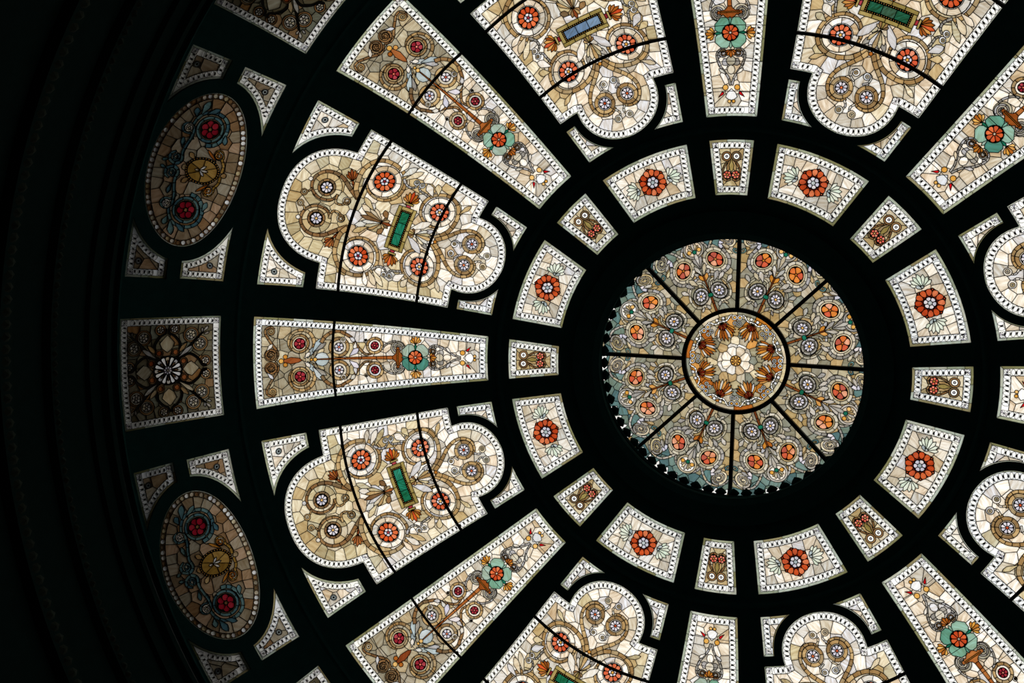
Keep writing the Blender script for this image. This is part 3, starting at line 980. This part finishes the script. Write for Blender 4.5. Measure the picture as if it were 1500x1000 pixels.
    D.disc((0, 3.345), .042, 'bg', 'pane', 8, .05)
    D.palm((0, 3.555), -PI / 2, .085, 5, 1.1, ['amber', 'stem', 'amber'])
    D.add([(0, 3.145), (.045, 3.10), (.062, 3.055), (.03, 3.03), (0, 3.022), (-.03, 3.03), (-.062, 3.055), (-.045, 3.10)], 'silver', 'shield')
    D.sym(True)
    D.disc((.062, 3.158), .030, 'gold', 'bead', 12)
    D.add([(.078, 3.108), (.10, 3.112), (.138, 3.058), (.085, 3.085)], 'rred', 'red_tip')
    D.disc((.022, 3.010), .019, 'gold', 'bead', 10)
    D.disc((.03, 5.283), .001, 'gold')
    D.sym(False)
    D.leaf((0, 5.35), (0, 5.08), .082, 'rust', 'cone', .5)
    D.disc((-.048, 5.282), .028, 'amber', 'bead', 8); D.disc((.048, 5.282), .028, 'amber', 'bead', 8)
    D.disc((0, 5.331), .030, 'gold', 'bead', 12)
    D.disc((0, 4.974), .018, 'gold', 'bead', 9); D.disc((0, 4.930), .024, 'gold', 'bead', 10)
    return D
def d_flower():
    D = Design(FLO, 0.030, 0.070, 5, 'bg', 0.135)
    D.sym(True)
    D.palm((.185, 2.292), .06, .150, 7, 1.15, ['pgreen'], side=.82)
    D.leaf((.165, 2.28), (.215, 2.235), .04, 'blue'); D.disc((.185, 2.292), .016, 'blue', 'bead', 8)
    D.sym(False)
    c = (0, 2.300)
    hexa = [(c[0] + .166 * math.cos(PI / 6 + i * PI / 3), c[1] + .166 * math.sin(PI / 6 + i * PI / 3)) for i in range(6)]
    D.add(hexa, 'emberg', 'rosette_ground')
    for i in range(6):
        t = PI / 6 + i * PI / 3
        for sg in (-1, 1):
            a = t + sg * .262
            D.add([(c[0] + r * math.cos(a + w), c[1] + r * math.sin(a + w)) for r, w in ((.070, 0), (.088, -.23), (.112, -.275), (.136, -.225), (.150, -.10), (.152, .10), (.136, .225), (.112, .275), (.088, .23))], 'orange', 'petal')
        D.add([(c[0] + r * math.cos(t + w), c[1] + r * math.sin(t + w)) for r, w in ((.060, -.12), (.095, 0), (.060, .12))], 'bg', 'pane')
        D.add([(c[0] + r * math.cos(t + w), c[1] + r * math.sin(t + w)) for r, w in ((.134, 0), (.150, -.07), (.163, 0), (.150, .07))], 'orange', 'petal')
    D.rosette(c, .066, 6, 'lav', .024, 'blue', .0)
    return D
def d_owl():
    D = Design(OWL, 0.029, 0.070, 7, 'bgt', 0.105)
    D.sym(True)
    D.ribbon([(.02, 2.385), (.055, 2.345), (.085, 2.29), (.098, 2.23), (.085, 2.175), (.05, 2.15), (.01, 2.165)], .020, .022, 'brown', 6)
    D.leaf((.01, 2.39), (.045, 2.25), .045, 'scroll')
    D.disc((.053, 2.416), .055, 'brown', 'ring_piece', 16)
    D.disc((.053, 2.416), .034, 'oval', 'disc', 14)
    D.disc((.053, 2.416), .012, 'lav', 'disc', 8)
    D.rosette((.046, 2.213), .044, 6, 'pink', .012, 'gold', .2)
    D.sym(False)
    D.leaf((0, 2.385), (0, 2.245), .055, 'frameg', 'leaf', .5)
    return D
def d_square():
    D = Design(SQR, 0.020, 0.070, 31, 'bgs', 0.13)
    cy = 6.645
    D.sym(True)
    def v4(x, s): return [(x, s), (x, 2 * cy - s)]
    for c in v4(.385, 6.378) + v4(.278, 6.272):
        D.disc(c, .088, 'brown', 'ring_piece', 16); D.disc(c, .066, 'gap', 'pane', 14); D.rosette(c, .050, 6, 'lleaf', .014, 'gap', .2)
    for c in v4(.462, 6.567) + v4(.076, 6.214):
        D.disc(c, .062, 'brown', 'ring_piece', 14); D.rosette(c, .040, 6, 'lleaf', .012, 'gap', .2)
    for s in (1, -1):
        f = lambda x, y: (x, cy + s * (y - cy))
        D.ribbon([f(.10, 6.545), f(.20, 6.44), f(.32, 6.33), f(.42, 6.23)], .045, .016, 'lead', 4, 'lead')
        D.ribbon([f(.12, 6.53), f(.17, 6.40), f(.11, 6.30), f(.03, 6.25), f(.02, 6.20)], .03, .02, 'lead', 5, 'lead')
        D.ribbon([f(.13, 6.54), f(.28, 6.50), f(.38, 6.56), f(.42, 6.62), f(.47, 6.63)], .03, .02, 'lead', 5, 'lead')
        D.leaf(f(.14, 6.52), f(.26, 6.36), .05, 'lleaf'); D.leaf(f(.17, 6.54), f(.30, 6.42), .05, 'scroll')
        D.leaf(f(.41, 6.24), f(.47, 6.18), .035, 'lleaf'); D.leaf(f(.40, 6.25), f(.46, 6.25), .03, 'lleaf'); D.leaf(f(.38, 6.23), f(.40, 6.17), .03, 'lleaf')
        for c in (f(.092, 6.463), f(.20, 6.552)):
            D.disc(c, .046, 'brown', 'ring_piece', 12); D.disc(c, .030, 'rust', 'bead', 10)
    D.add([(.20, cy), (.25, cy - .06), (.31, cy - .085), (.35, cy - .05), (.40, cy), (.35, cy + .05), (.31, cy + .085), (.25, cy + .06)], 'bgd', 'ogee_pane')
    D.sym(False)
    for s in (1, -1):
        D.add([(0, cy - s * .17), (.06, cy - s * .22), (.085, cy - s * .27), (.05, cy - s * .31), (0, cy - s * .36), (-.05, cy - s * .31), (-.085, cy - s * .27), (-.06, cy - s * .22)], 'bgd', 'ogee_pane')
    c = (0, cy)
    D.disc(c, .165, 'lead', 'lead', 24)
    for i in range(16):
        t = 2 * PI * i / 16
        a = PI / 16 * .86
        D.add([(c[0] + r * math.cos(t + w), c[1] + r * math.sin(t + w)) for r, w in ((.05, -a * .6), (.135, -a), (.153, -a * .6), (.153, a * .6), (.135, a), (.05, a * .6))], 'oval' if i % 2 else 'leafw', 'petal')
        if i % 2 == 0: D.leaf((c[0] + .06 * math.cos(t), c[1] + .06 * math.sin(t)), (c[0] + .12 * math.cos(t), c[1] + .12 * math.sin(t)), .022, 'brown')
    D.rosette(c, .048, 8, 'lav', .014, 'gap', .2)
    return D
def d_oval():
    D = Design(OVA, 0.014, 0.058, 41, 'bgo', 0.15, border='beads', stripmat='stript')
    D.sym(True)
    c = (.460, 6.613)
    D.ribbon([(.31, 6.76), (.40, 6.80), (.50, 6.80), (.60, 6.75), (.645, 6.66), (.64, 6.55), (.58, 6.46), (.48, 6.43), (.37, 6.455), (.30, 6.52), (.28, 6.60)], .03, .045, 'dteal', 13)
    D.disc(c, .152, 'bgo', 'pane', 20)
    D.ring(c, .118, .150, 7, 'dteal')
    D.leaf((.60, 6.76), (.76, 6.72), .08, 'dteal'); D.leaf((.62, 6.70), (.70, 6.58), .06, 'dteal'); D.leaf((.44, 6.43), (.33, 6.40), .06, 'dteal'); D.leaf((.56, 6.80), (.66, 6.83), .07, 'dteal')
    D.disc(c, .106, 'lead', 'lead', 18)
    for i in range(6):
        t = .3 + i * PI / 3
        D.disc((c[0] + .062 * math.cos(t), c[1] + .062 * math.sin(t)), .039, 'wine', 'petal', 11)
    D.disc(c, .022, 'brown', 'rosette_center', 8)
    # the S scroll along the lower side
    D.ribbon([(.37, 6.80), (.38, 6.88), (.44, 6.90), (.475, 6.845), (.43, 6.785), (.34, 6.775), (.24, 6.80), (.15, 6.815), (.07, 6.80), (.02, 6.85), (.05, 6.925), (.11, 6.93), (.14, 6.88)], .026, .04, 'dteal', 13)
    D.curl((.425, 6.838), .052, 'leafw', .022, .4, 1.5)
    D.curl((.088, 6.870), .052, 'dteal', .022, 2.4, 1.5)
    D.leaf((.20, 6.84), (.32, 6.86), .05, 'dteal'); D.leaf((.05, 6.94), (.03, 7.01), .04, 'dteal')
    # medallion scrolls
    D.ribbon([(.02, 6.335), (.10, 6.335), (.16, 6.37), (.20, 6.37), (.25, 6.40), (.25, 6.45), (.20, 6.47)], .035, .022, 'dmedal', 7)
    D.curl((.203, 6.420), .048, 'amber', .02, .3, 1.4)
    D.leaf((.13, 6.43), (.24, 6.56), .035, 'amber'); D.leaf((.10, 6.66), (.17, 6.74), .06, 'scroll')
    D.sym(False)
    D.disc((0, 6.300), .030, 'scroll', 'bead', 10)
    D.disc((0, 6.745), .035, 'scroll', 'bead', 10)
    c = (0, 6.547)
    D.disc(c, .150, 'lead', 'lead', 28, .192)
    for i in range(34):
        t = 2 * PI * i / 34
        D.add(ellipse((c[0] + .140 * math.cos(t), c[1] + .182 * math.sin(t)), .0105, .0105, 6), 'gold', 'bead')
    for i in range(6):
        t0, t1 = i * PI / 3, (i + 1) * PI / 3
        D.add([c] + [(c[0] + .127 * math.cos(t0 + (t1 - t0) * j / 5), c[1] + .168 * math.sin(t0 + (t1 - t0) * j / 5)) for j in range(6)], 'dmedal', 'medallion_pane')
    for a in (-.9, 0, .9):
        D.leaf((0, 6.58), (.075 * math.sin(a), 6.58 - .10 * math.cos(a)), .03, 'leafw', 'lily_leaf')
    D.leaf((0, 6.58), (0, 6.63), .03, 'leafw', 'lily_leaf')
    return D
def d_spandrel(outline, cut, c, r, seed, mat, e=0.026, b=0.070, cell=.13):
    D = Design(outline, e, b, seed, mat, cell, holes=(cut,), ring=False, hb=r > 0)
    if r:
        D.disc(c, r, 'grey' if mat != 'bg' else 'blue', 'disc', 14); D.disc(c, r * .72, 'blue', 'disc', 12); D.disc(c, r * .3, 'lead', 'lead', 8)
    return D

def arc_bar(x, s, bow=0.0, n=16):
    return [(-x + 2 * x * i / n, s + bow * (1 - (2 * i / n - 1) ** 2)) for i in range(n + 1)]
KALL = [0, 1, 2, 3, 4, 5, 6, 7]
KH = [k + .5 for k in KALL]

A = dome_pt(0, 4.2)
parts = build(d_trefoil(), dome_pt, A, 0.0030, 290)
parts.append(('saddle_bar', bar_mesh(dome_pt, A, arc_bar(.962, 4.712, .045), .034, .008, .034), None, False))
parts.append(('saddle_bar', bar_mesh(dome_pt, A, arc_bar(.775, 3.768, .025), .034, .008, .034), None, False))
for k in KH:
    if k == 2.5: place('trefoil_panel', parts, A, k, 'lobed stained-glass panel with a blue glass tablet at its centre', 'glass panel', 'lobed panels of the dome', 'tablet_blue')
    else: place('trefoil_panel', parts, A, k, 'lobed stained-glass panel with green tablet, %s the blue-tablet panel' % which(k), 'glass panel', 'lobed panels of the dome', 'tablet_dark' if k == 1.5 else None)
A = dome_pt(0, 4.2)
parts = build(d_long(), dome_pt, A, 0.0024, 290)
parts.append(('saddle_bar', bar_mesh(dome_pt, A, arc_bar(.462, 4.714, .012), .030, .008, .032), None, False))
for sr in (5.378, 5.045, 4.41, 4.115, 3.81, 3.435, 3.12):
    xr = .273 + (sr - 2.851) / 2.812 * .278 - .004
    parts.append(('support_rod', bar_mesh(dome_pt, A, arc_bar(xr, sr, 0, 8), .0055, .009, .015, 'support_rod'), None, False))
for k in KALL: place('tapered_panel', parts, A, k, 'long tapered stained-glass panel, %s the blue-tablet lobed panel' % which(k), 'glass panel', 'tapered panels of the dome')
A = dome_pt(0, 2.3)
parts = build(d_flower(), dome_pt, A, 0.0022, 200)
for k in KH:
    w = 'facing the blue-tablet lobed panel' if k == 2.5 else '%s the one facing the blue tablet' % which(k)
    place('rosette_panel', parts, A, k, 'curved white panel with orange hexagonal rosette, ' + w, 'glass panel', 'orange rosette panels round the skylight')
parts = build(d_owl(), dome_pt, A, 0.0018, 120)
for k in KALL: place('small_tapered_panel', parts, A, k, 'small panel with two white discs, %s blue-tablet lobed panel' % which(k), 'glass panel', 'small tapered panels round the skylight')
A = dome_pt(0, 6.645)
parts = build(d_square(), dome_pt, A, 0.0026, 200)
for k in KS: place('square_panel', parts, A, k, 'dim brown square panel beyond tapered panel %s blue-tablet lobed panel' % which(k), 'glass panel', 'square panels at the foot of the dome')
A = dome_pt(0, 6.632)
parts = build(d_oval(), dome_pt, A, 0.0026, 250)
for k in KO: place('oval_medallion', parts, A, k, 'dim oval glass medallion with red flowers, beyond lobed panel ' + ('with blue tablet' if k == 2.5 else which(k) + ' blue-tablet one'), 'glass panel', 'oval panels at the foot of the dome')

def spandrels(name, outline, cut, ctr, r, mat, ks, cell, text, group, e=.026):
    for sg in (1, -1):
        o = outline if sg > 0 else mir(outline)
        c = cut if sg > 0 else mirf(cut)
        A = dome_pt(0, ctr[1])
        mid = (sg * ctr[0], ctr[1])
        A = dome_pt(mid[0], mid[1])
        parts = build(d_spandrel(o, c, mid, r, 50 + sg, mat, e, .068, cell), dome_pt, A, 0.0016, 60)
        for k in ks:
            side = 'counterclockwise' if sg > 0 else 'clockwise'
            w = 'with blue tablet' if k == 2.5 else '%s blue-tablet one' % which(k)
            place(name, parts, A, k, text % (side, w), 'glass panel', group)
spandrels('corner_panel', SPI, cut_spi, (.565, 2.93), 0, 'bg', KH, .12, 'small corner panel, %s side of lobed panel %s', 'corner panels at the narrow lobes')
spandrels('corner_panel', SPO, cut_spo, (.930, 5.484), .036, 'bg', KH, .15, 'corner panel with blue disc, %s side of lobed panel %s', 'corner panels at the wide lobes')
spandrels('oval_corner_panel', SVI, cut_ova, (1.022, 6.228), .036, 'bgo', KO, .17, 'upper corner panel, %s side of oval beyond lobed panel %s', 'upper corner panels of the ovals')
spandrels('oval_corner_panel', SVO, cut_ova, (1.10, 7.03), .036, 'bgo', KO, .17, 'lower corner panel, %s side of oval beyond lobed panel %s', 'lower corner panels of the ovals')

# ------------------------------------------------------------------ the skylight in the crown
def d_sector():
    t8 = PI / 8
    o = ccw(dens([(-.63 * t8, .63), (.63 * t8, .63), (1.69 * t8, 1.69), (-1.69 * t8, 1.69)], .12))
    def bgf(q, rng):
        if q[1] > 1.44: return 'teal' if abs(q[0]) < .36 or rng.random() < .5 else 'bgl'
        return 'bgl'
    D = Design(o, 0, 0, 61, 'bgl', .125, ring=False, bgfn=bgf, come=.0075)
    D.sym(True)
    # outer edge: cream wave over the teal ground, corner spirals
    D.ribbon([(.05, 1.50), (.11, 1.49), (.155, 1.44), (.165, 1.38), (.20, 1.43), (.25, 1.49), (.33, 1.555), (.43, 1.57), (.52, 1.53), (.55, 1.47)], .030, .026, 'lleaf', 11)
    D.disc((.43, 1.47), .095, 'bgt', 'pane', 18)
    D.ribbon(spiral((.43, 1.47), .082, .012, 1.2, 2.2), .026, .012, 'lleaf', 10, smoothed=False)
    D.ribbon([(.35, 1.45), (.32, 1.40), (.35, 1.34), (.36, 1.28)], .05, .03, 'lav', 4, 'leaf')
    D.leaf((.34, 1.42), (.42, 1.36), .05, 'lleaf'); D.leaf((.36, 1.35), (.43, 1.29), .05, 'bgt')
    D.curl((.475, 1.325), .033, 'oteal', .013, 0, 1.2, 3)
    for i in range(5):
        x = .065 + .13 * i
        D.add([(x - .035, 1.69), (x - .016, 1.605), (x, 1.585), (x + .016, 1.605), (x + .035, 1.69)], 'oval', 'star_piece')
    # orange flowers
    c = (.206, 1.250)
    D.ring(c, .104, .150, 9, 'gap', 'ring_piece')
    D.ribbon([(.05, 1.10), (.11, 1.08), (.19, 1.075), (.29, 1.11), (.355, 1.19), (.365, 1.28), (.33, 1.36)], .03, .042, 'grey', 8)
    D.disc(c, .112, 'bgt', 'pane', 20)
    D.rosette(c, .090, 5, 'lorange', .016, 'amber', .3)
    # white flowers
    c = (.116, .878)
    D.ribbon([(.02, .93), (.05, 1.01), (.12, 1.035), (.20, 1.01), (.245, .945), (.25, .87), (.215, .79), (.15, .755), (.09, .745), (.06, .70)], .022, .034, 'gap', 9)
    D.leaf((.09, .76), (.05, .69), .04, 'lleaf'); D.leaf((.12, .745), (.17, .70), .035, 'lleaf')
    D.disc(c, .104, 'gap', 'pane', 18)
    D.ring(c, .072, .098, 6, 'grey')
    D.rosette(c, .060, 8, 'lav', .016, 'gold', .2)
    D.leaf((.10, 1.00), (.19, 1.12), .06, 'lleaf'); D.leaf((.15, 1.00), (.25, 1.09), .05, 'lleaf'); D.leaf((.24, .96), (.33, 1.05), .05, 'lleaf')
    # leaf sheaf on the axis
    D.leaf((.005, 1.10), (.07, 1.24), .05, 'lleaf'); D.leaf((.0, 1.18), (.055, 1.37), .05, 'lleaf'); D.leaf((.02, 1.08), (.10, 1.16), .045, 'grey')
    D.leaf((.0, 1.02), (.055, 1.12), .05, 'amber')
    # calyx
    D.sym(False)
    D.disc((0, 1.435), .125, 'lleaf', 'ring_piece', 22, .115)
    D.disc((0, 1.435), .100, 'bg', 'pane', 20, .09)
    D.palm((0, 1.40), PI / 2, .115, 7, 1.2, ['lleaf', 'bgt', 'bgl'])
    D.leaf((0, 1.21), (0, 1.40), .05, 'lleaf')
    D.sym(True); D.disc((.062, 1.412), .026, 'gold', 'bead', 10); D.sym(False)
    D.disc((0, 1.398), .026, 'dgreen', 'bead', 8)
    D.ribbon([(0, .63), (0, .74), (0, .83)], .028, .028, 'dstem', 2, 'stem_piece')
    D.ribbon([(0, .85), (0, .95), (0, 1.10)], .014, .018, 'dstem', 2, 'stem_piece')
    D.disc((0, .850), .034, 'dgreen', 'bead', 10, .026)
    return D
def d_hub():
    o = ellipse((0, 0), .615, .615, 56)
    D = Design(o, 0, 0, 71, 'bgl', .105, ring=True, come=.0075, bgfn=lambda q, rng: rng.choice(('bgl', 'bgl', 'bgl', 'amber', 'bgt')) if math.hypot(*q) > .18 else 'bg')
    P = lambda r, a: (r * math.cos(a), r * math.sin(a))
    for i in range(8):
        a = (i + .5) * PI / 4 + AH
        b = i * PI / 4 + AH
        # outer rays behind the scroll
        for q in range(2):
            t0 = b + q * PI / 8; t1 = t0 + PI / 8
            D.add([P(.555, t0), P(.62, t0), P(.62, (t0 + t1) / 2), P(.62, t1), P(.555, t1), P(.555, (t0 + t1) / 2)], ('bgt', 'bgl', 'amber', 'bgl', 'bgt')[(i * 2 + q) % 5], 'pane')
        D.palm(P(.485, a), a + PI, .235, 9, .80, ['amber', 'leafw', 'amber', 'stem'], side=.8)
        D.palm(P(.488, a), a + PI, .105, 7, .95, ['rust', 'emberg'])
        # silver wave
        for sg in (1, -1):
            D.ribbon([P(.535, b + sg * .075), P(.555, b + sg * .11), P(.55, b + sg * .16), P(.51, b + sg * .22), P(.495, b + sg * .29), P(.505, b + sg * .36), P(.495, a if sg > 0 else b - PI / 8)], .016, .020, 'oval', 6, 'scroll_piece')
            D.disc(P(.525, b + sg * .060), .033, 'silver', 'ring_piece', 12)
            D.disc(P(.525, b + sg * .060), .018, 'gold', 'bead', 8)
            D.disc(P(.455, b + sg * .058), .027, 'silver', 'ring_piece', 10)
            D.disc(P(.455, b + sg * .058), .014, 'bgl', 'pane', 8)
            D.disc(P(.535, a + sg * .075), .020, 'silver', 'ring_piece', 9)
    for i in range(8):
        t0 = i * PI / 4 + AH; t1 = t0 + PI / 4
        D.add([P(.04, t0), P(.155, t0), P(.178, t0 + .2), P(.178, t1 - .2), P(.155, t1), P(.04, t1)], 'bg', 'petal')
    D.disc((0, 0), .066, 'amber', 'rosette_ground', 16)
    for i in range(8): D.disc(P(.046, i * PI / 4), .016, 'gold', 'bead', 8)
    D.disc((0, 0), .018, 'gold', 'bead', 8)
    return D
AH = 0.0
Z0 = Vector((0, 0, 0))
lantern = bpy.data.objects.new('skylight', None)
col.objects.link(lantern)
lantern.location = (0, 0, LANT_Z - .03)
tag(lantern, 'round stained-glass skylight with eight spokes at the crown of the dome', 'skylight')
AL = Vector((0, 0, LANT_Z - .03))
sp = build(d_sector(), lantern_pt, AL, 0.0018, 220)
hubp = build(d_hub(), hub_pt, AL, 0.0016, 280)
def group_part(name, parts, parent, rot):
    lead = [p for p in parts if p[0] == 'leadwork'][0]
    root = link(name, lead[1], parent)
    root.rotation_euler = (0, 0, rot)
    for nm, me, kind, _ in parts:
        if nm == 'leadwork': continue
        o = link(nm, me, root)
        if kind: o['kind'] = kind
for k in KH: group_part('glass_sector', sp, lantern, -k * PI / 4)
group_part('hub_glass', hubp, lantern, 0)
def box_radial(name, r0, r1, w, z0, z1, n=5):
    vs, fs = [], []
    for i in range(n + 1):
        r = r0 + (r1 - r0) * i / n
        dz = -.03 * (r / 1.7) ** 2
        for y, z in ((-w / 2, z0), (w / 2, z0), (w / 2, z1), (-w / 2, z1)): vs.append((r, y, z + dz))
    for i in range(n):
        for q in range(4): fs.append([4 * i + q, 4 * i + (q + 1) % 4, 4 * i + 4 + (q + 1) % 4, 4 * i + 4 + q])
    fs.append([3, 2, 1, 0]); fs.append([4 * n, 4 * n + 1, 4 * n + 2, 4 * n + 3])
    return mesh_from(name, vs, fs, [M['iron']])
sm = box_radial('spoke', .63, 1.71, .044, -.035, .03)
for k in KALL:
    o = link('spoke', sm, lantern); o.rotation_euler = (0, 0, -k * PI / 4)
revolve('hub_ring', [(.596, -.035), (.646, -.035), (.646, .03), (.596, .03)], M['iron'], 72, lantern)
